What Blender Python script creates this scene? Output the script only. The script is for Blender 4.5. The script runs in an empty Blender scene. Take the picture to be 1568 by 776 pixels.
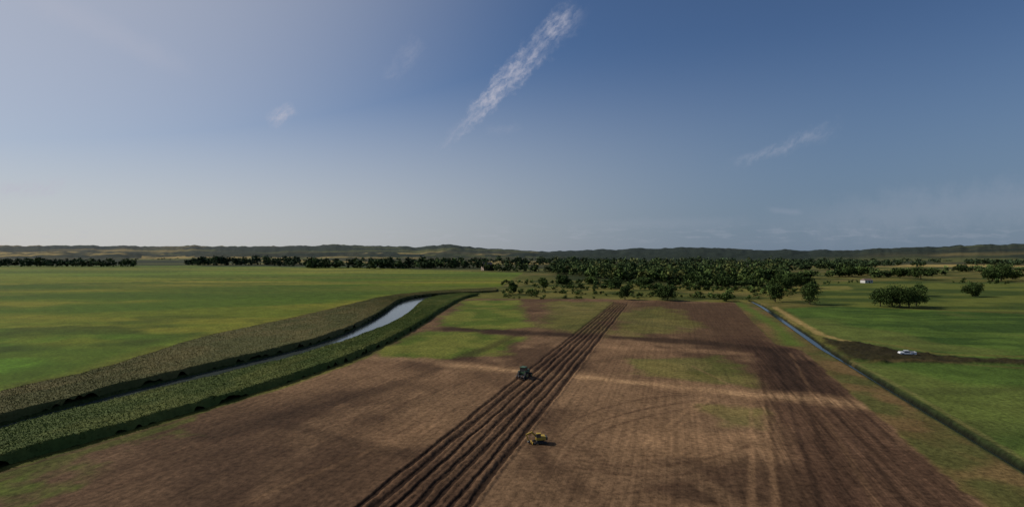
import bpy, math, numpy as np
from mathutils import Vector, Matrix
rng=np.random.default_rng(7)
scene=bpy.context.scene
scene.view_settings.view_transform='Standard'
scene.view_settings.look='None'
scene.view_settings.exposure=0
H=35.0; F=850.0; CX=784.0; CY=388.0
# survey helper: bearing/depression reading -> world ground coordinates (z=0)
def W(px,py):
    Y=H*F/(py-CY); return ((px-CX)/F*Y, Y)
def WP(pts): return np.array([W(*p) for p in pts],float)
def lin(c): 
    c=np.array(c,float)/255.; return np.where(c<=0.04045,c/12.92,((c+0.055)/1.055)**2.4)
K=np.array([1.36,1.25,1.06])
def A(r,g,b): return lin((r,g,b))*K
# ---------------- noise
TAB=rng.random((8,256,256))
def vn(x,y,s=0):
    xi=np.floor(x).astype(np.int64); yi=np.floor(y).astype(np.int64)
    fx=x-xi; fy=y-yi; fx=fx*fx*(3-2*fx); fy=fy*fy*(3-2*fy)
    T=TAB[s%8]; a=T[xi&255,yi&255]; b=T[(xi+1)&255,yi&255]; c=T[xi&255,(yi+1)&255]; d=T[(xi+1)&255,(yi+1)&255]
    return (a*(1-fx)+b*fx)*(1-fy)+(c*(1-fx)+d*fx)*fy
def fbm(x,y,sc,oc=3,s=0):
    v=0;a=1;t=0;x=x/sc+17.3*s;y=y/sc+9.1*s
    for i in range(oc):
        v=v+a*vn(x,y,s+i);t+=a;a*=.5;x,y=(x*1.6-y*1.2)+5.1,(x*1.2+y*1.6)+3.7
    return v/t
def ss(a,b,v):
    t=np.clip((v-a)/(b-a),0,1); return t*t*(3-2*t)
def dline(X,Y,pl):
    d=np.full(X.shape,1e9); 
    for i in range(len(pl)-1):
        ax,ay=pl[i];bx,by=pl[i+1];dx,dy=bx-ax,by-ay
        t=np.clip(((X-ax)*dx+(Y-ay)*dy)/(dx*dx+dy*dy+1e-9),0,1)
        d=np.minimum(d,np.hypot(X-ax-t*dx,Y-ay-t*dy))
    return d
def sdpoly(X,Y,pl):
    ins=np.zeros(X.shape,bool);n=len(pl)
    for i in range(n):
        ax,ay=pl[i];bx,by=pl[(i+1)%n]
        c=((ay>Y)!=(by>Y))
        with np.errstate(divide='ignore',invalid='ignore'):
            xx=(bx-ax)*(Y-ay)/(by-ay+1e-12)+ax
        ins^=(c&(X<xx))
    d=dline(X,Y,list(pl)+[pl[0]])
    return np.where(ins,d,-d)
def chaikin(P,n=2):
    P=np.array(P,float)
    for _ in range(n):
        Q=[P[0]]
        for i in range(len(P)-1):
            Q+= [P[i]*.75+P[i+1]*.25, P[i]*.25+P[i+1]*.75]
        Q.append(P[-1]);P=np.array(Q)
    return P
def resample(P,n):
    s=np.r_[0,np.cumsum(np.hypot(*(P[1:]-P[:-1]).T))]; t=np.linspace(0,s[-1],n)
    return np.c_[np.interp(t,s,P[:,0]),np.interp(t,s,P[:,1])]
# ---------------- mesh helpers
def mesh_obj(name,V,Fq,mats,col=None,matidx=None,smooth=False,attrs=None):
    V=np.asarray(V,np.float32);Fq=np.asarray(Fq,np.int32);k=Fq.shape[1]
    me=bpy.data.meshes.new(name);me.vertices.add(len(V));me.vertices.foreach_set('co',V.ravel())
    me.loops.add(Fq.size);me.loops.foreach_set('vertex_index',Fq.ravel())
    me.polygons.add(len(Fq));me.polygons.foreach_set('loop_start',np.arange(0,Fq.size,k,dtype=np.int32))
    me.polygons.foreach_set('loop_total',np.full(len(Fq),k,np.int32))
    if matidx is not None: me.polygons.foreach_set('material_index',np.asarray(matidx,np.int32))
    me.polygons.foreach_set('use_smooth',np.full(len(Fq),smooth))
    for m in mats: me.materials.append(m)
    if col is not None:
        a=me.color_attributes.new('Col','FLOAT_COLOR','POINT')
        a.data.foreach_set('color',np.c_[col,np.ones(len(V))].astype(np.float32).ravel())
    for k2,v in (attrs or {}).items():
        a=me.attributes.new(k2,'FLOAT','POINT');a.data.foreach_set('value',np.asarray(v,np.float32))
    me.update();me.validate()
    o=bpy.data.objects.new(name,me);scene.collection.objects.link(o);return o
def gridfaces(nr,nc):
    i=np.arange(nr*nc).reshape(nr,nc)
    return np.stack([i[:-1,:-1],i[:-1,1:],i[1:,1:],i[1:,:-1]],-1).reshape(-1,4)
# ---------------- materials
def newmat(n):
    m=bpy.data.materials.new(n);m.use_nodes=True;nt=m.node_tree;b=nt.nodes['Principled BSDF'];return m,nt,b
def simple(n,c,rough=.6,metal=0,nscale=6,amp=.25,spec=.4):
    m,nt,b=newmat(n);tx=nt.nodes.new('ShaderNodeTexNoise');tx.inputs['Scale'].default_value=nscale;tx.inputs['Detail'].default_value=3
    tc=nt.nodes.new('ShaderNodeTexCoord');nt.links.new(tc.outputs['Object'],tx.inputs['Vector'])
    r=nt.nodes.new('ShaderNodeMapRange');r.inputs['To Min'].default_value=1-amp;r.inputs['To Max'].default_value=1+amp
    nt.links.new(tx.outputs['Fac'],r.inputs['Value'])
    v=nt.nodes.new('ShaderNodeVectorMath');v.operation='SCALE';v.inputs[0].default_value=c
    nt.links.new(r.outputs[0],v.inputs['Scale']);nt.links.new(v.outputs[0],b.inputs['Base Color'])
    b.inputs['Roughness'].default_value=rough;b.inputs['Metallic'].default_value=metal;b.inputs['Specular IOR Level'].default_value=spec
    return m
# ---- river / belts outlines
AL=chaikin(WP([(-420,722),(0,602),(120,577),(200,554),(290,522),(400,499),(480,481),(545,465),(600,453),(680,446),(760,442)]))
AR=chaikin(WP([(-420,770),(0,646),(120,614),(250,581),(400,546),(490,523),(545,501),(588,478),(610,460),(650,452),(760,447)]))
BL=chaikin(WP([(-420,790),(0,659),(150,621),(300,586),(400,561),(480,539),(535,521),(595,498),(630,476),(645,458),(700,451)]))
BR=chaikin(WP([(-420,860),(0,713),(130,678),(300,629),(450,583),(560,543),(640,501),(680,473),(712,456),(735,452)]))
RIV=list(AR[:-6])+list(BL[::-1])
# ---------------- GROUND
def build_ground():
    py=np.r_[388.6,389,389.4,389.8,np.arange(390.3,404,.4),np.arange(404,784,1.0)]
    Yr=H*F/(py-CY)
    Yr=np.r_[Yr,np.array([70,62,52,40,25,5,-30,-100,-300])]
    u=(np.r_[np.arange(-1500,-40,30.),np.arange(-40,1610,1.3),np.arange(1620,3000,30.)]-CX)/F
    Yg,U=np.meshgrid(Yr,u,indexing='ij')
    X=U*np.maximum(Yg,60.);Y=Yg.copy();sh=X.shape
    PX=U*F+CX
    X=X.ravel();Y=Y.ravel();PX=PX.ravel()
    n60=fbm(X,Y,60,3,2);n15=fbm(X,Y,15,3,3);n4=fbm(X,Y,4,3,4);n1=fbm(X,Y,1.2,2,5)
    z=(n15-.5)*.25
    def mixc(C,c,m): m=m[:,None]; return C*(1-m)+np.asarray(c)*m
    C=np.tile(A(74,78,38),(len(X),1))
    # rough meadow variation
    C=mixc(C,A(92,90,48),ss(.45,.65,n60)); C=mixc(C,A(52,60,28),ss(.48,.66,fbm(X,Y,30,3,6)))
    C=mixc(C,A(104,96,58),ss(.55,.7,fbm(X*.5,Y,45,3,7))*.6)
    # LEFT pasture
    lf=sdpoly(X,Y,list(WP([(-1500,700)]))+list(AL)+list(WP([(770,436),(800,418),(560,409),(200,406),(-1500,406)])))
    m=ss(-3,3,lf+(n15-.5)*8)
    G=np.tile(A(84,95,33),(len(X),1))
    st=fbm(X*.25+Y*.1,Y*1.2,40,3,2)
    G=mixc(G,A(102,104,40),ss(.42,.62,st)*.85)
    G=mixc(G,A(62,84,28),ss(.42,.6,fbm(X*.5,Y,70,4,5))*.9)
    G=mixc(G,A(50,66,24),ss(.42,.6,fbm(X*.7,Y,26,4,3))*(1-ss(240,420,Y))*.8)
    G=mixc(G,A(72,104,32),ss(.46,.62,fbm(X*.7,Y,34,3,1))*(1-ss(180,300,Y))*.85)
    G=mixc(G,A(94,112,46),ss(600,1000,Y)*.7)
    G=mixc(G,A(114,110,50),ss(.52,.62,fbm(X*.2,Y,60,2,7))*ss(400,600,Y)*.6)
    G=mixc(G,A(58,76,30),ss(.5,.6,fbm(X*.25,Y*1.5,90,3,4))*ss(300,500,Y)*.6)
    gg=dline(X,Y,WP([(0,437),(150,434),(330,428),(420,424)]))
    G=mixc(G,A(54,72,26),(1-ss(1.5,9,gg))*.8)
    gg=dline(X,Y,WP([(-100,452),(120,447),(300,440),(420,432)]))
    G=mixc(G,A(60,76,28),(1-ss(1,6,gg+(n15-.5)*6))*.5)
    G=mixc(G,A(108,100,46),(1-ss(0,14,dline(X,Y,AL[8:])+(n15-.5)*8))*.35)
    G=G*(.82+.36*n4)[:,None]
    C=C*(1-m[:,None])+G*m[:,None]
    # RIGHT pasture
    rf=sdpoly(X,Y,WP([(1200,472),(1300,468),(1400,474),(1568,480),(2400,500),(2400,1100),(1700,800),(1568,712),(1440,634),(1340,574),(1295,545),(1255,512)]))
    m=ss(-2,2,rf+(n15-.5)*5)
    G=np.tile(A(62,82,36),(len(X),1));G=mixc(G,A(76,98,43),ss(.45,.65,n15*.5+n60*.5)*.8)
    G=mixc(G,A(44,64,29),ss(.46,.62,fbm(X*.4,Y*1.3,14,4,7))*.8);G=mixc(G,A(84,88,48),ss(.54,.68,n60)*.55)
    G=G*(.82+.36*n4)[:,None]
    C=C*(1-m[:,None])+G*m[:,None]
    # upper right meadows
    m=ss(-3,3,sdpoly(X,Y,WP([(1230,440),(1300,430),(1568,432),(2300,440),(2300,495),(1568,478),(1380,472),(1250,468)]))+(n15-.5)*10)
    G=mixc(np.tile(A(82,90,42),(len(X),1)),A(54,68,32),ss(.42,.6,fbm(X*.4,Y,30,3,1)))
    C=C*(1-m[:,None])+G*m[:,None]
    m=ss(-3,6,sdpoly(X,Y,WP([(1330,413),(1400,405),(1568,402),(2000,402),(2000,412),(1568,416),(1440,414)])))
    C=mixc(C,A(128,124,66),m*.8)
    m=ss(-1,4,sdpoly(X,Y,WP([(1090,446),(1180,440),(1300,437),(1310,443),(1180,449)])))
    C=mixc(C,A(110,106,58),m*.6)
    # margin right of the tilled field (olive strip)
    m=ss(-1,1.5,sdpoly(X,Y,WP([(1120,462),(1165,464),(1235,515),(1290,549),(1420,630),(1568,718),(1750,830),(1600,860),(1500,776),(1300,600),(1230,538),(1190,528)])) )
    G=mixc(np.tile(A(80,74,45),(len(X),1)),A(66,74,40),ss(.4,.62,fbm(X,Y,10,3,2))*.6)
    G=mixc(G,A(102,82,58),ss(.48,.64,n15)*.65)
    g2=1-ss(0,6,dline(X,Y,WP([(1130,463),(1190,500),(1215,527)]))+(n4-.5)*3);G=mixc(G,A(72,92,38),g2*.8)
    C=C*(1-m[:,None])+G*m[:,None]
    # TILLED FIELD
    FP=WP([(-420,868),(-60,738),(130,684),(300,634),(450,589),(560,549),(600,525),(645,500),(685,473),(714,458),(900,457),(1125,463),(1150,490),(1188,526),(1232,537),(1300,598),(1400,682),(1510,776),(1640,900),(1700,1500),(-420,1500)])
    fs=sdpoly(X,Y,FP)
    soil=ss(-.6,.8,fs+(n4-.5)*1.6)
    S=np.tile(A(86,69,54),(len(X),1))
    S=mixc(S,A(108,87,68),ss(.42,.66,n60)*.8);S=mixc(S,A(64,50,40),ss(.45,.62,fbm(X,Y,34,4,6))*.8)
    S=mixc(S,A(114,93,73),ss(.56,.68,fbm(X*1.3,Y*.7,22,4,1))*.55)
    S=mixc(S,A(126,102,79),(ss(10,30,X)*(1-ss(100,150,Y))*ss(.35,.6,n15))*.6)
    S=mixc(S,A(62,49,40),ss(8,34,-X-8)*(1-ss(90,150,Y))*.6)
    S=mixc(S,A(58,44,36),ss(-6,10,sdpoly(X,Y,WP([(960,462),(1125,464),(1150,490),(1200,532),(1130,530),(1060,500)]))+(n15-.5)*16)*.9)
    S=mixc(S,A(80,64,49),ss(200,260,Y)*.5)
    # dark wheel-worked zone
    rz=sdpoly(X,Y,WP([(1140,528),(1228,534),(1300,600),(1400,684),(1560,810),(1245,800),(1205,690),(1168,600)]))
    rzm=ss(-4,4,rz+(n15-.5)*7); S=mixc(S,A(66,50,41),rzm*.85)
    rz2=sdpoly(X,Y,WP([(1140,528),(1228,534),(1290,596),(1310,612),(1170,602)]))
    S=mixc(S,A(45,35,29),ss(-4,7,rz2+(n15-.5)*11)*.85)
    # green regrowth
    gm=np.zeros(len(X))
    for poly,amt,e in [([(672,498),(715,460),(790,460),(800,480),(810,500),(735,506)],.92,6),([(590,545),(600,525),(650,505),(740,510),(800,518),(760,540),(690,549)],.88,5),
                  ([(830,500),(850,462),(940,462),(930,490),(900,512)],.5,10),([(930,480),(1010,470),(1060,500),(980,515)],.45,8),
                  ([(960,548),(1100,545),(1140,560),(1150,592),(1040,580),(980,568)],.5,5),([(1080,622),(1160,628),(1165,655),(1110,652)],.42,3)]:
        g=sdpoly(X,Y,WP(poly)); gm=np.maximum(gm,amt*ss(-e,e*.6,g+(n15-.5)*e*2.4+(n4-.5)*e*1.4))
    near=sdpoly(X,Y,WP([(-300,880),(-60,752),(130,694),(300,650),(305,664),(190,704),(60,768),(0,820)]))
    gm=np.maximum(gm,.8*ss(-1.5,2,near+(n4-.5)*6)*ss(.3,.55,n15*.6+n4*.4))
    near=sdpoly(X,Y,WP([(-300,862),(-60,740),(130,686),(300,636),(300,644),(130,696),(-60,754)]))
    gm=np.maximum(gm,.5*ss(-1,1,near+(n4-.5)*2))
    gc=mixc(np.tile(A(68,86,32),(len(X),1)),A(92,100,44),ss(.4,.65,n15))
    S=S*(1-gm[:,None])+gc*gm[:,None]
    # darker bands across the soil
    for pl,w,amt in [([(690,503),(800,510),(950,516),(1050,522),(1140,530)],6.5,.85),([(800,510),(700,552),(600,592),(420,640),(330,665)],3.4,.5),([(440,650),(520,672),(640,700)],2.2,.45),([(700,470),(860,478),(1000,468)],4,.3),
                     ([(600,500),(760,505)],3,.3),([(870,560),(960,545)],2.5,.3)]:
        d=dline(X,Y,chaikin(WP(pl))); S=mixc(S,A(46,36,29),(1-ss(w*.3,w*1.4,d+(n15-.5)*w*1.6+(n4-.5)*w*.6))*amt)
    # pale sandy track
    d=dline(X,Y,WP([(690,558),(760,564),(830,571),(900,578),(1000,588),(1080,595),(1150,604),(1250,610),(1330,622)]))
    S=mixc(S,A(130,106,82),(1-ss(1,8,d+(n15-.5)*7))*.5)
    S=mixc(S,A(150,124,96),(1-ss(.5,3.2,d+(n4-.5)*3.4))*.62*np.clip(.25+1.2*n15,0,1))
    d=dline(X,Y,WP([(560,548),(640,550),(700,558)]));S=mixc(S,A(130,107,84),(1-ss(1,6,d+(n4-.5)*5))*.5)
    d=dline(X,Y,WP([(900,530),(1000,533),(1130,541)]));S=mixc(S,A(126,102,80),(1-ss(1,6,d+(n4-.5)*5))*.45)
    # tyre tracks
    for pl,c,amt in [([(850,692),(880,665),(930,640),(1000,622),(1080,612)],(60,45,36),.5),([(866,700),(896,672),(950,648),(1020,630),(1100,616)],(60,45,36),.45),
                  ([(845,672),(868,650),(910,628),(970,612),(1040,604)],(60,45,36),.4),
                  ([(985,682),(1030,645),(1075,608)],(140,114,88),.35),([(1000,684),(1046,646),(1088,610)],(140,114,88),.3),
                  ([(1148,604),(1152,660),(1150,776)],(134,108,84),.35),([(1166,604),(1176,660),(1190,776)],(134,108,84),.35),([(1060,560),(1150,604)],(134,108,84),.3),
                  ([(860,700),(980,718),(1100,700),(1150,680)],(64,48,38),.4),([(870,712),(990,732),(1110,714)],(64,48,38),.35),([(900,760),(1010,748),(1140,720)],(64,48,38),.35),
                  ([(60,776),(260,716),(470,660),(640,610),(780,560)],(64,48,38),.35),([(20,760),(230,702),(440,648),(620,600)],(64,48,38),.3),([(330,776),(470,716),(640,650),(760,600)],(64,48,38),.3),([(360,776),(500,716),(665,650)],(108,86,66),.3),
                  ([(1186,540),(1215,640),(1262,790)],(38,29,24),.6),([(1200,540),(1240,640),(1310,790)],(44,34,28),.5),([(1216,540),(1300,660),(1400,790)],(44,34,28),.5),([(1225,540),(1330,660),(1450,790)],(44,34,28),.55),([(1160,540),(1178,640),(1205,790)],(50,38,30),.5),
                  ([(1170,540),(1195,640),(1235,790)],(50,38,30),.4),([(1229,545),(1350,660),(1500,790)],(44,34,28),.5),([(1210,540),(1275,660),(1355,790)],(98,78,60),.35)]:
        d=dline(X,Y,chaikin(WP(pl)))+(n15-.5)*.5;S=mixc(S,A(*c),(1-ss(.15,.8,d+(n1-.5)*.6))*amt*np.clip(.3+1.3*n4,0,1))
    # deep furrows of the trenched strip
    kf=7; fur=np.zeros(len(X)); rid=np.zeros(len(X))
    b0=np.array(W(545,776));b1=np.array(W(715,776));t0=np.array(W(941,462));t1=np.array(W(963,462))
    for i in range(kf):
        a=b0+(b1-b0)*i/(kf-1);b=t0+(t1-t0)*i/(kf-1);dr=b-a;L=np.hypot(*dr);dr=dr/L
        sdd=(X-a[0])*dr[1]-(Y-a[1])*dr[0]+(fbm(X,Y,9,2,i)-.5)*.8+(n1-.5)*.35
        tt=((X-a[0])*dr[0]+(Y-a[1])*dr[1]); endm=(tt<L-i*2.5)&(tt>-60)
        wf=.36+.12*math.sin(i*2.3)
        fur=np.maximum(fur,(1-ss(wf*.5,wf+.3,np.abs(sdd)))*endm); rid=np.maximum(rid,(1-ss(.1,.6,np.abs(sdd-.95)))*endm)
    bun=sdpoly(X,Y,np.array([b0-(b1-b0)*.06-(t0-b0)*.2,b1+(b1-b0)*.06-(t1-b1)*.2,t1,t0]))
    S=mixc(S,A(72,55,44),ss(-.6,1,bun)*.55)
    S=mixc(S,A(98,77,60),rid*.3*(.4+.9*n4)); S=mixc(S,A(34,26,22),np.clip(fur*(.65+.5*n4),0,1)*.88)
    z=z-fur*.28+rid*.16*(.3+1.2*n1)
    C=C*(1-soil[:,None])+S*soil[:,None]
    streak=soil*(.45+.55*rzm)*(1-gm*.6)
    # ditch on the right
    DL=chaikin(WP([(1150,460),(1166,467),(1200,490),(1240,517),(1262,533),(1290,549),(1340,580),(1420,628),(1500,675),(1568,716),(1800,855)]))
    d=dline(X,Y,DL); dn=d+(n4-.5)*.7; sc=.75+.55*ss(150,230,Y)
    C=mixc(C,A(40,50,30),(1-ss(1.2,2.6,dn)));C=mixc(C,A(22,25,20),(1-ss(1.1,1.8,dn/sc)))
    z=z*(ss(1,4,d))-1.3*(1-ss(.7,1.7,d/sc))
    d2=dline(X,Y,WP([(1186,470),(1215,488),(1258,512),(1300,524)]));C=mixc(C,A(138,120,80),(1-ss(.7,3,d2+(n4-.5)*2))*.75)
    d2=dline(X,Y,WP([(1304,552),(1404,606),(1572,706),(1754,815)]));C=mixc(C,A(104,98,66),(1-ss(.2,1.1,d2+(n4-.5)*1.0))*.35)
    # dug side ditch + spoil
    sp=sdpoly(X,Y,WP([(1258,518),(1330,529),(1400,541),(1500,549),(1700,553),(1700,561),(1450,557),(1350,556),(1297,549)]))
    spm=ss(-2,2,sp+(n4-.5)*5+(n15-.5)*6);C=mixc(C,A(42,36,26),spm*.92);z=z+spm*(n4**2)*1.5
    d2=dline(X,Y,WP([(1300,556),(1400,552),(1568,563)]));C=mixc(C,A(84,74,48),(1-ss(.5,2,d2+(n4-.5)*2))*.4)
    d2=dline(X,Y,WP([(1330,522),(1440,542),(1568,546)]));C=mixc(C,A(96,92,50),(1-ss(.5,3,d2+(n4-.5)*3))*.6)
    # river bed
    rs=sdpoly(X,Y,RIV); z=z-1.4*ss(-.5,1.2,rs);C=mixc(C,A(54,62,34),ss(-3,-1,rs))
    # ---- far plain
    far=ss(900,1400,Y)*(1-ss(0,15,lf)) 
    p=fbm(X*.35,Y,170,3,4);q=fbm(X*.3+900,Y,380,2,6)
    G=mixc(np.tile(A(80,84,44),(len(X),1)),A(150,134,84),ss(.50,.56,q)*.85);G=mixc(G,A(38,46,28),ss(.46,.52,p)*.9)
    C=C*(1-far[:,None])+G*far[:,None]
    frs=sdpoly(X,Y,WP([(845,428),(1000,436),(1190,440),(1200,410),(1300,394),(820,394),(840,410)]))
    C=mixc(C,A(36,45,24),ss(-5,30,frs+(n60-.5)*50)*.85)
    # ---- hills
    prof_x=[-1500,-300,0,100,250,400,520,600,690,760,830,880,960,1050,1130,1200,1290,1340,1450,1568,1900,3000]
    prof_h=[9,12,12,11.5,11,11,13,9.5,12.5,7.5,3,3,6.5,8.5,5,4.5,4,7,10,14.5,18,14]
    hp=np.interp(PX,prof_x,prof_h)+(fbm(PX,PX*0,26,3,2)-.5)*4.5
    Yh=np.interp(PX,[0,500,760,900,1200,1568],[6500,5600,5000,4200,3600,3300])
    hz=(hp/F*Yh+H)*np.exp(-((Y-Yh)/(Yh*.36))**2)*ss(1500,2600,Y)
    hz=np.where(Y>Yh,(hp/F*Yh+H)*np.exp(-((Y-Yh)/(Yh*.8))**2),hz)
    h2=(-1+(fbm(PX+400,PX*0,70,3,5)-.5)*14);h2=np.minimum(h2,hp-2.5)
    Y2=2900+600*fbm(PX,PX*0,90,2,4)
    hz2=np.maximum(h2/F*Y2+H,0)*np.exp(-((Y-Y2)/420)**2)
    low2=hz2>hz
    z=z+np.maximum(hz,hz2)
    z=z+(fbm(X,Y,45,2,6)-.4)*14*ss(2000,2600,Y)
    fr=ss(780,880,PX)*ss(2000,2400,Y); C=mixc(C,A(34,42,27),fr*.92*ss(.2,.4,fbm(X*.4,Y,300,3,3)))
    fl=(1-ss(780,880,PX))*ss(4000,4800,Y);C=mixc(C,A(42,48,36),fl*.9*ss(.40,.48,fbm(X*.15,Y,400,3,5)))
    C=mixc(C,A(34,42,26),low2*ss(2300,2600,Y)*ss(.36,.44,fbm(X*.5,Y,180,3,1))*.95)
    C=mixc(C,np.array([.052,.070,.090]),np.clip(1-np.exp(-np.maximum(Y-500,0)/8500),0,.55))  # aerial haze painted into the ground albedo, stronger with distance
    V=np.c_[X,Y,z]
    m,nt,b=newmat('ground_surface')
    N=nt.nodes.new;L=nt.links.new
    at=N('ShaderNodeAttribute');at.attribute_name='Col';a3=N('ShaderNodeAttribute');a3.attribute_name='streak'
    tc=N('ShaderNodeTexCoord')
    def noise(sc,det,vec=None,rough=.6):
        n=N('ShaderNodeTexNoise');n.noise_dimensions='2D';n.inputs['Scale'].default_value=sc;n.inputs['Detail'].default_value=det;n.inputs['Roughness'].default_value=rough
        L(vec or tc.outputs['Object'],n.inputs['Vector']);return n.outputs['Fac']
    def mr(v,a,b_,lo=.3,hi=.7):
        r=N('ShaderNodeMapRange');r.inputs['From Min'].default_value=lo;r.inputs['From Max'].default_value=hi;r.inputs['To Min'].default_value=a;r.inputs['To Max'].default_value=b_;L(v,r.inputs['Value']);return r.outputs[0]
    def ma(op,x,y):
        n=N('ShaderNodeMath');n.operation=op
        for i,k in enumerate((x,y)):
            if isinstance(k,(int,float)): n.inputs[i].default_value=k
            else: L(k,n.inputs[i])
        return n.outputs[0]
    ang=math.atan2(94,325)
    mp1=N('ShaderNodeMapping');mp1.vector_type='POINT';mp1.inputs['Rotation'].default_value=(0,0,ang);L(tc.outputs['Object'],mp1.inputs['Vector'])
    mp=N('ShaderNodeMapping');mp.inputs['Scale'].default_value=(1.0,.022,1);L(mp1.outputs[0],mp.inputs['Vector'])
    s1=mr(noise(.95,4,mp.outputs[0],.75),-1,1)
    gn=noise(.9,5,None,.74);g=mr(gn,.56,1.44);g2=mr(noise(.12,2),.86,1.14)
    st=ma('MULTIPLY',ma('MULTIPLY',s1,.45),a3.outputs['Fac'])
    f=ma('MULTIPLY',ma('MULTIPLY',g,g2),ma('ADD',st,1.0))
    vm=N('ShaderNodeVectorMath');vm.operation='SCALE';L(at.outputs['Color'],vm.inputs[0]);L(f,vm.inputs['Scale'])
    L(vm.outputs[0],b.inputs['Base Color']);b.inputs['Roughness'].default_value=.95;b.inputs['Specular IOR Level'].default_value=.05
    bp=N('ShaderNodeBump');bp.inputs['Strength'].default_value=.6;bp.inputs['Distance'].default_value=.3
    L(gn,bp.inputs['Height']);L(bp.outputs[0],b.inputs['Normal'])
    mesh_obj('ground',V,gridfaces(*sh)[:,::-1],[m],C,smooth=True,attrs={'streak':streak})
    return DL
DL=build_ground()
# ---------------- water
def water_mat(n,c,rough):
    m,nt,b=newmat(n);b.inputs['Base Color'].default_value=(*c,1);b.inputs['Roughness'].default_value=rough;b.inputs['IOR'].default_value=1.33
    t=nt.nodes.new('ShaderNodeTexNoise');t.inputs['Scale'].default_value=1.5;t.inputs['Detail'].default_value=3
    tc=nt.nodes.new('ShaderNodeTexCoord');nt.links.new(tc.outputs['Object'],t.inputs['Vector'])
    bp=nt.nodes.new('ShaderNodeBump');bp.inputs['Strength'].default_value=.15;bp.inputs['Distance'].default_value=.1
    nt.links.new(t.outputs['Fac'],bp.inputs['Height']);nt.links.new(bp.outputs[0],b.inputs['Normal']);return m
def loft(Lp,Rp,n,m):
    a=resample(Lp,n);b=resample(Rp,n);s=np.linspace(0,1,m)[None,:,None]
    return a[:,None]*(1-s)+b[:,None]*s
P2=loft(AR,BL,160,6).reshape(-1,2)
mesh_obj('river_water',np.c_[P2,np.full(len(P2),-.7)],gridfaces(160,6),[water_mat('river_water_surface',(.05,.06,.055),.1)])
dr=resample(DL,140);tn=np.gradient(dr,axis=0);tn/=np.hypot(*tn.T)[:,None];nr=np.c_[-tn[:,1],tn[:,0]]
wd=(.45+.95*ss(150,240,dr[:,1]))[:,None]
P2=np.stack([dr-nr*wd,dr+nr*wd],1).reshape(-1,2)
mesh_obj('ditch_water',np.c_[P2,np.full(len(P2),-.85)],gridfaces(140,2),[water_mat('ditch_water_surface',(.015,.02,.015),.12)])
# ---------------- vegetation material
def veg_mat(n,amp=.3):
    m,nt,b=newmat(n);at=nt.nodes.new('ShaderNodeAttribute');at.attribute_name='Col'
    tc=nt.nodes.new('ShaderNodeTexCoord');t=nt.nodes.new('ShaderNodeTexNoise');t.inputs['Scale'].default_value=.9;t.inputs['Detail'].default_value=2
    nt.links.new(tc.outputs['Object'],t.inputs['Vector']);r=nt.nodes.new('ShaderNodeMapRange');r.inputs['From Min'].default_value=.3;r.inputs['From Max'].default_value=.7
    r.inputs['To Min'].default_value=1-amp;r.inputs['To Max'].default_value=1+amp;nt.links.new(t.outputs['Fac'],r.inputs['Value'])
    v=nt.nodes.new('ShaderNodeVectorMath');v.operation='SCALE';nt.links.new(at.outputs['Color'],v.inputs[0]);nt.links.new(r.outputs[0],v.inputs['Scale'])
    nt.links.new(v.outputs[0],b.inputs['Base Color']);b.inputs['Roughness'].default_value=.85;b.inputs['Specular IOR Level'].default_value=.08
    return m
M_reed=veg_mat('reed_foliage',.1);M_leaf=veg_mat('leaf_foliage',.25);M_bark=simple('bark',(.07,.05,.035),.9,nscale=3)
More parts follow.
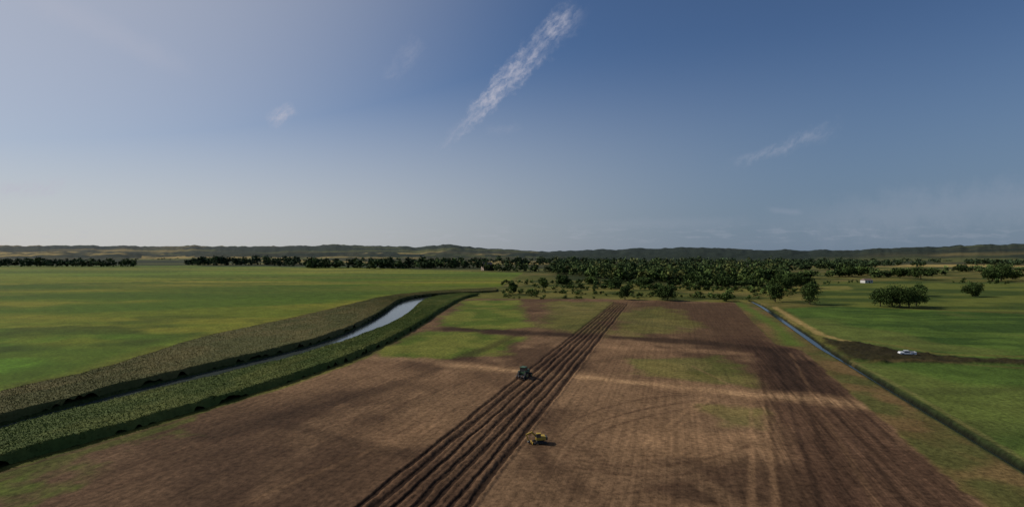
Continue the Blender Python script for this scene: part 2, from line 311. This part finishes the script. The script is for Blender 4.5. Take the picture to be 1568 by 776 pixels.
def belt(name,Lp,Rp,h0,c1,c2,c3,seed,dens):
    n=1400;a=resample(Lp,n);b=resample(Rp,n);wd=np.hypot(*(a-b).T).mean();m=int(wd/.45)+2
    s=np.linspace(0,1,m)[None,:,None];P=a[:,None]*(1-s)+b[:,None]*s
    def hf(X,Y,s,w):
        eL=s*w+(fbm(X,Y,3,2,seed)-.5)*1.6;eR=(1-s)*w+(fbm(X,Y,2.5,2,seed)-.5)*1.6
        return h0*ss(-.2,4.5,eL)*ss(-.2,.9,eR)*(.82+.3*fbm(X,Y,12,2,seed+1)+.07*(fbm(X,Y,1.3,2,seed+2)-.3))-.3*(1-ss(-.2,.3,np.minimum(eL,eR)))
    def cf(X,Y,s):
        k=ss(.36,.68,fbm(X*1.2,Y*.6,12,3,seed+3)*.6+.4*fbm(s*8,Y*.05,1,2,seed))[:,None];k2=ss(.45,.75,fbm(X,Y,1.6,2,seed+4))[:,None]
        C=c1*(1-k)+c2*k;return C*(1-k2*.3)+c3*k2*.3
    X=P[...,0].ravel();Y=P[...,1].ravel();sv=np.broadcast_to(s[...,0],P.shape[:2]).ravel();w=np.repeat(np.hypot(*(a-b).T),m)
    V=np.c_[X,Y,hf(X,Y,sv,w)];C=cf(X,Y,sv)*.95;Fq=gridfaces(n,m)
    nb=dens;ti=rng.random(nb)**1.15*(n-1.001);i0=ti.astype(int);f=(ti-i0)[:,None];A_=a[i0]*(1-f)+a[i0+1]*f;B_=b[i0]*(1-f)+b[i0+1]*f
    sr=rng.random(nb);Q=A_*(1-sr[:,None])+B_*sr[:,None];w=np.hypot(*(A_-B_).T);hz=hf(Q[:,0],Q[:,1],sr,w)
    th=rng.random(nb)*6.283;d=np.c_[np.cos(th),np.sin(th)]*(rng.uniform(.04,.13,nb))[:,None];ln=rng.normal(0,.3,(nb,2));hh=rng.uniform(.05,.28,nb)
    v0=np.c_[Q-d,hz-.1];v1=np.c_[Q+d,hz-.1];v2=np.c_[Q+ln+d*.3,hz+hh];v3=np.c_[Q+ln-d*.3,hz+hh]
    TV=np.stack([v0,v1,v2,v3],1).reshape(-1,3);TC=np.repeat(cf(Q[:,0],Q[:,1],sr)*rng.uniform(.9,1.35,nb)[:,None],4,0)
    TF=np.arange(nb*4).reshape(-1,4)+len(V)
    mesh_obj(name,np.r_[V,TV],np.r_[Fq,TF],[M_reed],np.r_[C,TC],smooth=True)
RB=1.12
belt('reed_bed',AL,AR,1.7,A(74,76,46)*RB,A(88,84,54)*RB,A(54,60,36)*RB,1,150000)
belt('reed_bed',BL,BR,1.9,A(66,80,40)*RB,A(82,90,48)*RB,A(48,62,32)*RB,3,150000)
# ---------------- trees
def tree_geo(h,r,ncl,nl,leaf,seed,trunk=True,low=.18):
    g=np.random.default_rng(seed)
    cz=h*(low+(1-low)/2);rz=h*(1-low)/2
    d=g.normal(size=(ncl,3));d/=np.linalg.norm(d,axis=1)[:,None];rad=g.uniform(.25,.8,ncl)
    fl=1+.18*np.clip(-d[:,2],0,1)
    cen=np.c_[d[:,0]*r*rad*fl,d[:,1]*r*rad*fl,cz+d[:,2]*rz*rad]
    cr=g.uniform(.3,.5,ncl)*min(r,rz*1.15);tone=g.uniform(.6,1.4,ncl)
    ci=np.repeat(np.arange(ncl),nl);n=len(ci)
    q=g.normal(size=(n,3));q/=np.linalg.norm(q,axis=1)[:,None];q*=(g.random(n)**.4)[:,None]*g.uniform(.8,1.2,n)[:,None]
    P=cen[ci]+q*cr[ci][:,None]*np.array([1,1,.85]);P[:,2]=np.maximum(P[:,2],h*.03)
    a=g.normal(size=(n,3));a/=np.linalg.norm(a,axis=1)[:,None];b=np.cross(a,g.normal(size=(n,3)));b/=np.linalg.norm(b,axis=1)[:,None]
    sz=leaf*g.uniform(.5,1.1,n)[:,None];a=a*sz;b=b*sz*.8
    V=np.stack([P-a-b*.3,P+b*.9,P+a-b*.2,P-b],1).reshape(-1,3);Fq=np.arange(n*4).reshape(-1,4)
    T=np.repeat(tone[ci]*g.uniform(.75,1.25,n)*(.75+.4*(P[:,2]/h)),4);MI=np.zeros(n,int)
    if trunk:
        def tube(p0,p1,r0,r1):
            nonlocal V,Fq,T,MI
            k=6;ax=np.array(p1)-np.array(p0);ax=ax/np.linalg.norm(ax);x=np.cross(ax,[.3,.9,.1]);x/=np.linalg.norm(x);y=np.cross(ax,x)
            th=np.arange(k)/k*6.283;c=np.cos(th)[:,None]*x+np.sin(th)[:,None]*y
            o=len(V);V=np.r_[V,np.array(p0)+c*r0,np.array(p1)+c*r1];i=np.arange(k);j=(i+1)%k
            Fq=np.r_[Fq,np.c_[i,j,j+k,i+k]+o];T=np.r_[T,np.ones(2*k)];MI=np.r_[MI,np.ones(k,int)]
        r0=h*.03;tube((0,0,-.3),(0,0,h*.35),r0,r0*.75);tube((0,0,h*.35),(r*.05,0,h*.7),r0*.75,r0*.3)
        for i in range(min(6,ncl)): tube((0,0,h*g.uniform(.22,.45)),cen[i],r0*.45,r0*.12)
    return V,Fq,T,MI
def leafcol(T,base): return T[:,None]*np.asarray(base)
def place(name,px,py,hp,wp,seed,base,nl=85,ncl=34,low=.05):
    x,y=W(px,py);h=hp/F*y;r=wp/F*y/2;leaf=max(.4,y*.0013)
    V,Fq,T,MI=tree_geo(h,r,ncl,nl,leaf,seed,low=low)
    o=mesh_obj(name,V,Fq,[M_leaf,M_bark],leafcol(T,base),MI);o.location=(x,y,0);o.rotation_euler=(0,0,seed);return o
gD=lin((52,66,32))*1.3;gM=lin((72,86,42))*1.3;gY=lin((98,102,54))*1.2
TR=[(957,459,25,20,gD),(1022,460,27,36,gD),(1014,459,22,22,gD),(1110,461,14,30,gM),(1187,462,32,26,gD),(1240,466,34,34,gD),(1196,446,26,40,gD),(1228,441,22,44,gD),(1212,442,28,30,gD),
    (1348,469,29,36,gD),(1378,471,38,52,gD),(1366,470,32,36,gD),(1403,469,30,36,gM),(1392,471,34,34,gD),(1409,453,20,26,gD),(1490,454,24,30,gD),(785,450,20,14,gM),(862,438,19,24,gD),(832,442,18,14,gM),
    (1533,430,28,50,gD),(1520,431,22,34,gD),(1410,428,20,40,gD),(1378,426,17,34,gD),(1550,428,16,30,gM),(990,440,18,30,gD),(1060,438,22,40,gD),(1295,424,18,40,gD),(1320,422,14,24,gM),(905,436,14,24,gM),(1150,436,16,44,gM),(940,441,16,30,gD),(1105,440,18,36,gD)]
for i,t in enumerate(TR): place('oak_tree',*t[:4],100+i,t[4])
def mass(name,items,seed,ncl=9,nl=16,leaf=.1):
    VV=[];FF=[];CC=[];off=0;g=np.random.default_rng(seed)
    protos=[tree_geo(1,.5,ncl,nl,leaf,seed+k,trunk=False,low=.0) for k in range(10)]
    for (x,y,h,r,base) in items:
        V,Fq,T,MI=protos[g.integers(10)];a=g.random()*6.283;c,s=math.cos(a),math.sin(a)
        X=(V[:,0]*c-V[:,1]*s)*r*2;Y=(V[:,0]*s+V[:,1]*c)*r*2
        VV.append(np.c_[X+x,Y+y,V[:,2]*h-.2]);FF.append(Fq+off);CC.append(leafcol(T*g.uniform(.65,1.35),base));off+=len(V)
    mesh_obj(name,np.concatenate(VV),np.concatenate(FF),[M_leaf],np.concatenate(CC))
haze=np.array([.052,.070,.090])  # air haze baked into far tree leaf colours by distance
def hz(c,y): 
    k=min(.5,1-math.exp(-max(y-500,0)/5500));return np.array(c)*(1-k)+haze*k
def rowitems(segs,seed):
    g=np.random.default_rng(seed);it=[]
    for (x0,y0,x1,y1,hp,step,prob) in segs:
        n=int(abs(x1-x0)/step)+1
        for k in range(n):
            if g.random()>prob: continue
            t=g.random();px=x0+(x1-x0)*t;py=y0+(y1-y0)*t+g.uniform(-.5,.5);x,y=W(px,py);h=hp*g.uniform(.4,1.2)/F*y
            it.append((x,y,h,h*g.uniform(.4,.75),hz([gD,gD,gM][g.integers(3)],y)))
    return it
mass('distant_tree_row',rowitems([(-300,408,212,408,13,2.3,1),(-60,404,160,402,9,3,.8),(285,406,480,405,14,2.3,1),(300,402,700,401,8,3,.7),(470,410,552,410,15,2.0,1),(560,411,745,410,16,1.7,1),(560,405,770,402,10,3,.8),
   (735,414,860,417,13,3,.9),(200,400,420,399,6,4,.6),(770,406,880,404,12,2.5,.9),(400,407,560,407,9,3,.9)],5),5,7,12,.12)
# wood
g=np.random.default_rng(11);it=[]
for k in range(2000):
    px=g.uniform(846,1205);lo=np.interp(px,[846,950,1100,1205],[419,431,434,431])
    py=394+(lo-394)*g.random()**.8;x,y=W(px,py)
    if vn(np.array([x/50.]),np.array([y/70.]),2)[0]<.24: continue
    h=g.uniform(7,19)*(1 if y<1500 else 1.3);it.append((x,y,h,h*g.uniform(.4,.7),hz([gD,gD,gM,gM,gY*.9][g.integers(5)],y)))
for k in range(900):
    px=g.uniform(1180,1640);py=391+g.random()**1.2*19;x,y=W(px,py);h=g.uniform(12,22)
    if fbm(np.array([x/1.]),np.array([y/1.]),200,2,2)[0]<.46: continue
    it.append((x,y,h,h*g.uniform(.5,.9),hz(gD,y)))
mass('distant_wood',it,21,8,13,.12)
# hedges & scrub
g=np.random.default_rng(12)
it=rowitems([(1180,430,1340,420,14,3.5,.9),(1330,425,1445,421,13,3,.95),(1440,417,1600,415,12,3.5,.9),(1200,414,1330,411,12,3,.9),(770,446,1140,458,6,5,.7),(760,436,900,434,8,5,.7),(1100,456,1170,458,9,7,.7),(1260,436,1340,430,7,8,.5),
  (1430,432,1640,440,9,9,.5),(860,442,1200,446,9,4,.8),(900,438,1180,440,13,4,.8),(1230,448,1250,440,9,5,.7)],9)
for k in range(220):
    px=g.uniform(770,1250);py=g.uniform(430,459);x,y=W(px,py);h=g.uniform(1.5,6);it.append((x,y,h,h*g.uniform(.5,.9),gM if g.random()<.7 else gY))
mass('hedgerow_scrub',it,31,9,16,.11)
# ---------------- vehicle helpers
def empty(name,loc,rz):
    e=bpy.data.objects.new(name,None);scene.collection.objects.link(e);e.location=loc;e.rotation_euler=(0,0,rz);return e
def part(name,par,vs,fs,mat,bev=.03,loc=(0,0,0),rot=(0,0,0)):
    me=bpy.data.meshes.new(name);me.from_pydata(vs,[],fs);me.materials.append(mat);o=bpy.data.objects.new(name,me);scene.collection.objects.link(o)
    o.parent=par;o.location=loc;o.rotation_euler=rot
    if bev: 
        b=o.modifiers.new('b','BEVEL');b.width=bev;b.segments=2;b.limit_method='ANGLE'
    return o
def box(name,par,size,loc,mat,bev=.03,rot=(0,0,0),top=(1,1),shift=(0,0)):
    x,y,z=[s/2 for s in size];a,b=top;sx,sy=shift
    vs=[(-x,-y,-z),(x,-y,-z),(x,y,-z),(-x,y,-z),(-x*a+sx,-y*b+sy,z),(x*a+sx,-y*b+sy,z),(x*a+sx,y*b+sy,z),(-x*a+sx,y*b+sy,z)]
    fs=[(0,3,2,1),(4,5,6,7),(0,1,5,4),(1,2,6,5),(2,3,7,6),(3,0,4,7)]
    return part(name,par,vs,fs,mat,bev,loc,rot)
def cyl(name,par,r,w,loc,mat,axis='x',n=24,bev=.04):
    vs=[];
    for s in (-w/2,w/2):
        for i in range(n):
            a=i/n*6.28318;c,d=r*math.cos(a),r*math.sin(a)
            vs.append({'x':(s,c,d),'z':(c,d,s),'y':(c,s,d)}[axis])
    fs=[(i,(i+1)%n,n+(i+1)%n,n+i) for i in range(n)]+[tuple(range(n))[::-1],tuple(range(n,2*n))]
    return part(name,par,vs,fs,mat,bev,loc)
Mgreen=simple('tractor_green_paint',(.05,.11,.05),.45);Mtyre=simple('rubber',(.02,.02,.02),.85);Mglass=simple('cab_glass',(.03,.04,.045),.08,spec=.8)
Myel=simple('yellow_paint',(.42,.28,.035),.55);Mdark=simple('dark_steel',(.04,.04,.04),.6);Mwhite=simple('white_paint',(.7,.7,.7),.35,amp=.06);Mrim=simple('rim_paint',(.25,.22,.07),.5);Msteel=simple('worn_steel',(.25,.24,.23),.45,.6)
# tractor with ridging plough (front +y)
x,y=W(803,578.5);t=empty('farm_tractor',(x,y,0),-math.atan2(94,325)-.25);t.scale=(1.1,)*3
for s in(-1,1):
    cyl('rear_wheel',t,.92,.55,(s*.95,-.75,.92),Mtyre);cyl('rear_rim',t,.45,.58,(s*.95,-.75,.92),Mrim)
    cyl('front_wheel',t,.62,.42,(s*.9,1.75,.62),Mtyre);cyl('front_rim',t,.3,.45,(s*.9,1.75,.62),Mrim)
    box('fender',t,(.5,1.3,.12),(s*.88,-.75,1.95),Mgreen,.05)
box('chassis',t,(.6,3.4,.5),(0,.6,.95),Mdark);box('hood',t,(.85,1.9,.85),(0,1.35,1.6),Mgreen,.12,top=(.85,.95));box('grille',t,(.7,.08,.6),(0,2.35,1.5),Mdark)
box('cab_base',t,(1.4,1.4,.6),(0,-.45,1.5),Mgreen,.05);box('cab_windows',t,(1.4,1.35,1.0),(0,-.45,2.3),Mglass,.04,top=(.9,.9));box('cab_roof',t,(1.5,1.55,.18),(0,-.45,2.9),Mgreen,.07)
for sx in(-1,1):
    for sy in(-1,1): box('cab_post',t,(.07,.07,1.05),(sx*.68,-.45+sy*.65,2.3),Mdark,.01,top=(1,1))
cyl('exhaust_pipe',t,.06,1.1,(.45,.75,2.3),Mdark,'z',10,.01)
box('plough_frame',t,(2.6,.15,.15),(0,-2.1,1.0),Mdark);box('plough_hitch',t,(.5,.9,.15),(0,-1.7,.9),Mdark)
for i in range(4): box('plough_share',t,(.15,.5,.9),(-1.1+i*.73,-2.25,.5),Msteel,.02,rot=(.4,0,.3))
# excavator
x,y=W(826,678);e=empty('tracked_excavator',(x,y,0),math.radians(100));e.scale=(.88,)*3
for s in(-1,1):
    box('track',e,(.42,2.7,.42),(s*.8,0,.34),Mtyre,.18);
    for k in range(5): cyl('track_roller',e,.16,.5,(s*.8,-1.0+k*.5,.3),Mdark)
box('undercarriage',e,(1.3,1.3,.3),(0,0,.5),Mdark);cyl('turntable',e,.5,.2,(0,0,.72),Mdark,'z')
box('house_body',e,(1.7,1.5,.75),(0,-.55,1.2),Myel,.1,top=(.95,.92));box('counterweight',e,(1.65,.45,.7),(0,-1.4,1.15),Mdark,.15)
box('cab',e,(.75,1.1,.6),(-.48,.35,1.15),Myel,.06);box('cab_windows',e,(.72,1.05,.75),(-.48,.33,1.8),Mglass,.05,top=(.95,.85));box('cab_roof',e,(.78,1.0,.1),(-.48,.28,2.22),Myel,.04)
box('boom_lower',e,(.26,1.7,.34),(.2,1.0,1.75),Myel,.04,rot=(.75,0,0));box('boom_upper',e,(.24,1.3,.3),(.2,2.05,2.15),Myel,.04,rot=(-.35,0,0));box('dipper_stick',e,(.2,1.5,.22),(.2,2.55,1.3),Myel,.03,rot=(1.25,0,0))
box('bucket',e,(.7,.55,.5),(.2,2.2,.42),Mdark,.05,rot=(.5,0,0),top=(1,.5));box('dozer_blade',e,(1.9,.1,.4),(0,1.65,.3),Myel,.03)
cyl('boom_ram',e,.06,1.1,(.2,.95,1.35),Msteel,'y',10,.01)
# pickup truck
x,y=W(1389,544);p=empty('pickup_truck',(x,y,.05),math.radians(78))
for sx in(-1,1):
    for sy in(-1.55,1.6): cyl('wheel',p,.38,.26,(sx*.85,sy,.38),Mtyre);cyl('hub',p,.2,.28,(sx*.85,sy,.38),Msteel)
box('lower_body',p,(1.85,5.1,.5),(0,0,.72),Mwhite,.08);box('bonnet',p,(1.75,1.4,.3),(0,1.75,1.08),Mwhite,.1,top=(.92,.9));box('cab_windows',p,(1.7,2.0,.62),(0,.25,1.3),Mglass,.06,top=(.82,.72));box('cab_roof',p,(1.42,1.45,.08),(0,.22,1.65),Mwhite,.04)
for sx in(-1,1): box('bed_side',p,(.1,1.75,.42),(sx*.87,-1.62,1.15),Mwhite,.02)
box('tailgate',p,(1.75,.1,.42),(0,-2.48,1.15),Mwhite,.02);box('bed_load',p,(1.2,1.2,.35),(0,-1.6,1.15),Mdark,.05);box('front_bumper',p,(1.8,.15,.25),(0,2.6,.55),Mdark,.04);box('windscreen_pillar',p,(1.72,.08,.6),(0,-.55,1.3),Mwhite,.02,top=(.84,1))
# ---------------- buildings
Mbrick=simple('brick',(.34,.26,.21),.9,nscale=1);Mroof=simple('tile_roof',(.16,.11,.09),.85,nscale=1);Mwall=simple('rendered_wall',(.55,.53,.5),.9,nscale=1)
def house(name,px,py,w,d,h,rh,rz,mw,rows,cols):
    x,y=W(px,py);b=empty(name,(x,y,-.1),rz);box('walls',b,(w,d,h),(0,0,h/2),mw,0)
    X,D=w/2+.4,d/2+.4
    part('roof',b,[(-X,-D,h),(X,-D,h),(X,D,h),(-X,D,h),(-X+1.5,0,h+rh),(X-1.5,0,h+rh)],[(0,1,5,4),(2,3,4,5),(1,2,5),(3,0,4),(0,3,2,1)],Mroof,0)
    for r in range(rows):
        for c in range(cols): box('window',b,(w/cols*.4,.12,h/rows*.45),(-w/2+w/cols*(c+.5),-d/2-.03,h/rows*(r+.55)),Mglass,0)
    box('door',b,(1.2,.12,2.1),(w*.07,-d/2-.08,1.05),Mdark,0)
house('brick_manor_house',746,414,22,12,11,6,.5,Mbrick,3,5)
house('white_barn',1327,433,11,7,3.4,2,.2,Mwall,1,3)
# ---------------- sun + sky
AZ=math.radians(-72);EL=math.radians(35)
sd=Vector((math.sin(AZ)*math.cos(EL),math.cos(AZ)*math.cos(EL),math.sin(EL)))
l=bpy.data.lights.new('sun','SUN');l.energy=3.4;l.angle=math.radians(.5);l.color=(1,.94,.85);lo=bpy.data.objects.new('sun',l);scene.collection.objects.link(lo);lo.rotation_euler=sd.to_track_quat('Z','Y').to_euler()
w=bpy.data.worlds.new('World');scene.world=w;w.use_nodes=True;nt=w.node_tree;nt.nodes.clear();N=nt.nodes.new;L=nt.links.new
S=.05
sk=N('ShaderNodeTexSky');sk.sky_type='NISHITA';sk.sun_disc=False;sk.sun_elevation=EL;sk.sun_rotation=AZ;sk.altitude=40;sk.air_density=1.0;sk.dust_density=.5;sk.ozone_density=2.5
tc=N('ShaderNodeTexCoord');sp=N('ShaderNodeSeparateXYZ');L(tc.outputs['Generated'],sp.inputs[0])
def m(op,a,b=None,c=None,cl=False):
    n=N('ShaderNodeMath');n.operation=op;n.use_clamp=cl
    for i,k in enumerate((a,b,c)):
        if k is None: continue
        if isinstance(k,(int,float)): n.inputs[i].default_value=k
        else: L(k,n.inputs[i])
    return n.outputs[0]
def sm(v,a,b,lo=0,hi=1):
    r=N('ShaderNodeMapRange');r.interpolation_type='SMOOTHSTEP';r.inputs['From Min'].default_value=a;r.inputs['From Max'].default_value=b;r.inputs['To Min'].default_value=lo;r.inputs['To Max'].default_value=hi;L(v,r.inputs['Value']);return r.outputs[0]
def mixrgb(f,a,b):
    x=N('ShaderNodeMix');x.data_type='RGBA'
    for k,s in ((f,'Factor'),(a,'A'),(b,'B')):
        if isinstance(k,tuple): x.inputs[s].default_value=k
        elif isinstance(k,(int,float)): x.inputs[s].default_value=k
        else: L(k,x.inputs[s])
    return x.outputs['Result']
yy=m('MAXIMUM',sp.outputs[1],.05);p=m('DIVIDE',sp.outputs[0],yy);q=m('DIVIDE',sp.outputs[2],yy);front=sm(sp.outputs[1],.05,.2)
def noise(xv,yv,sc,det,rough=.6,dist=0):
    c=N('ShaderNodeCombineXYZ')
    for i,k in enumerate((xv,yv)): L(k,c.inputs[i])
    n=N('ShaderNodeTexNoise');n.noise_dimensions='2D';n.inputs['Scale'].default_value=sc;n.inputs['Detail'].default_value=det;n.inputs['Roughness'].default_value=rough;n.inputs['Distortion'].default_value=dist;L(c.outputs[0],n.inputs['Vector']);return n.outputs['Fac']
wob=m('SUBTRACT',noise(p,q,22,6,.7),.5)
# ice-cloud fibres, combed along the wind (roughly 45 deg)
fx=m('ADD',p,q);fy=m('SUBTRACT',q,p)
fib=sm(noise(m('MULTIPLY',fx,26),m('MULTIPLY',m('ADD',fy,m('MULTIPLY',wob,.03)),80),1.0,6,.68),.2,.82)
pat=sm(noise(p,q,9,3),.22,.6)
tex=m('ADD',m('MULTIPLY',m('MULTIPLY',fib,pat),.6),m('MULTIPLY',fib,.4))
def streak(P0,P1,wa,wb,amt,wobk=1.6,soft=0):
    a=((P0[0]-CX)/F,(CY-P0[1])/F);b=((P1[0]-CX)/F,(CY-P1[1])/F);Ln=math.hypot(b[0]-a[0],b[1]-a[1]);d=((b[0]-a[0])/Ln,(b[1]-a[1])/Ln)
    dp=m('SUBTRACT',p,a[0]);dq=m('SUBTRACT',q,a[1])
    t=m('ADD',m('MULTIPLY',dp,d[0]/Ln),m('MULTIPLY',dq,d[1]/Ln));s=m('ADD',m('MULTIPLY',dp,-d[1]),m('MULTIPLY',dq,d[0]))
    s2=m('ADD',s,m('MULTIPLY',wob,(wa+wb)*.5*wobk/F));wd=m('MAXIMUM',m('ADD',m('MULTIPLY',t,(wb-wa)/F),wa/F),.001)
    env=sm(m('DIVIDE',m('ABSOLUTE',s2),wd),0,1,1,0);t2=m('ADD',t,m('MULTIPLY',wob,.3));ends=m('MULTIPLY',sm(t2,-.05,.35),sm(t2,.8,1.05,1,0))
    e=m('MULTIPLY',env,ends)
    return m('MULTIPLY',e,amt) if soft else m('MULTIPLY',m('MULTIPLY',e,tex),amt)
cl=[streak((670,234),(884,12),12,32,.9,2.2),streak((585,125),(645,66),18,28,.2),streak((1105,258),(1285,195),12,20,.28),streak((0,-30),(290,110),34,26,.16,1,1),
    streak((408,190),(452,166),18,18,.85),streak((-30,296),(105,284),18,18,.8),streak((740,200),(800,196),12,12,.12),
    streak((1150,350),(1800,285),45,55,.12,1.2,1),streak((1170,320),(1230,326),7,7,.10,1,1),streak((60,330),(380,310),25,20,.06,1,1),streak((850,345),(1150,340),10,14,.06,1,1)]
hb=m('MULTIPLY',m('MULTIPLY',sm(q,.012,.03),sm(q,.035,.06,1,0)),m('MULTIPLY',sm(noise(m('MULTIPLY',p,20),m('MULTIPLY',q,110),1.0,4),.5,.72),.12))
tot=hb
for c in cl: tot=m('ADD',tot,c)
tot=m('MULTIPLY',tot,front,cl=True)
# aerosol haze: denser low down and towards the sun
dt=N('ShaderNodeVectorMath');dt.operation='DOT_PRODUCT';L(tc.outputs['Generated'],dt.inputs[0]);dt.inputs[1].default_value=sd
tn_=N('ShaderNodeVectorMath');tn_.operation='MULTIPLY';L(sk.outputs[0],tn_.inputs[0]);tn_.inputs[1].default_value=(.95,1.12,1.38)
hc=mixrgb(sm(dt.outputs['Value'],-.15,.78),(.15,.207,.295,1),(.57,.56,.56,1))
hcS=N('ShaderNodeVectorMath');hcS.operation='SCALE';L(hc,hcS.inputs[0]);hcS.inputs['Scale'].default_value=1/S
hfac=m('MAXIMUM',sm(sp.outputs[2],-.02,.36,.82,0),m('MULTIPLY',sm(dt.outputs['Value'],.35,.98),.6))
base=mixrgb(hfac,tn_.outputs[0],hcS.outputs[0])
res=mixrgb(tot,base,(.48/S,.48/S,.56/S,1))
bg=N('ShaderNodeBackground');bg.inputs['Strength'].default_value=S;L(res,bg.inputs['Color']);ow=N('ShaderNodeOutputWorld');L(bg.outputs[0],ow.inputs[0])
# ---------------- camera
cd=bpy.data.cameras.new('camera');cd.sensor_width=36;cd.lens=36*F/1568;cd.clip_end=100000;cd.clip_start=.5
co=bpy.data.objects.new('camera',cd);scene.collection.objects.link(co);co.location=(0,0,H);co.rotation_euler=(math.radians(90),0,0);scene.camera=co
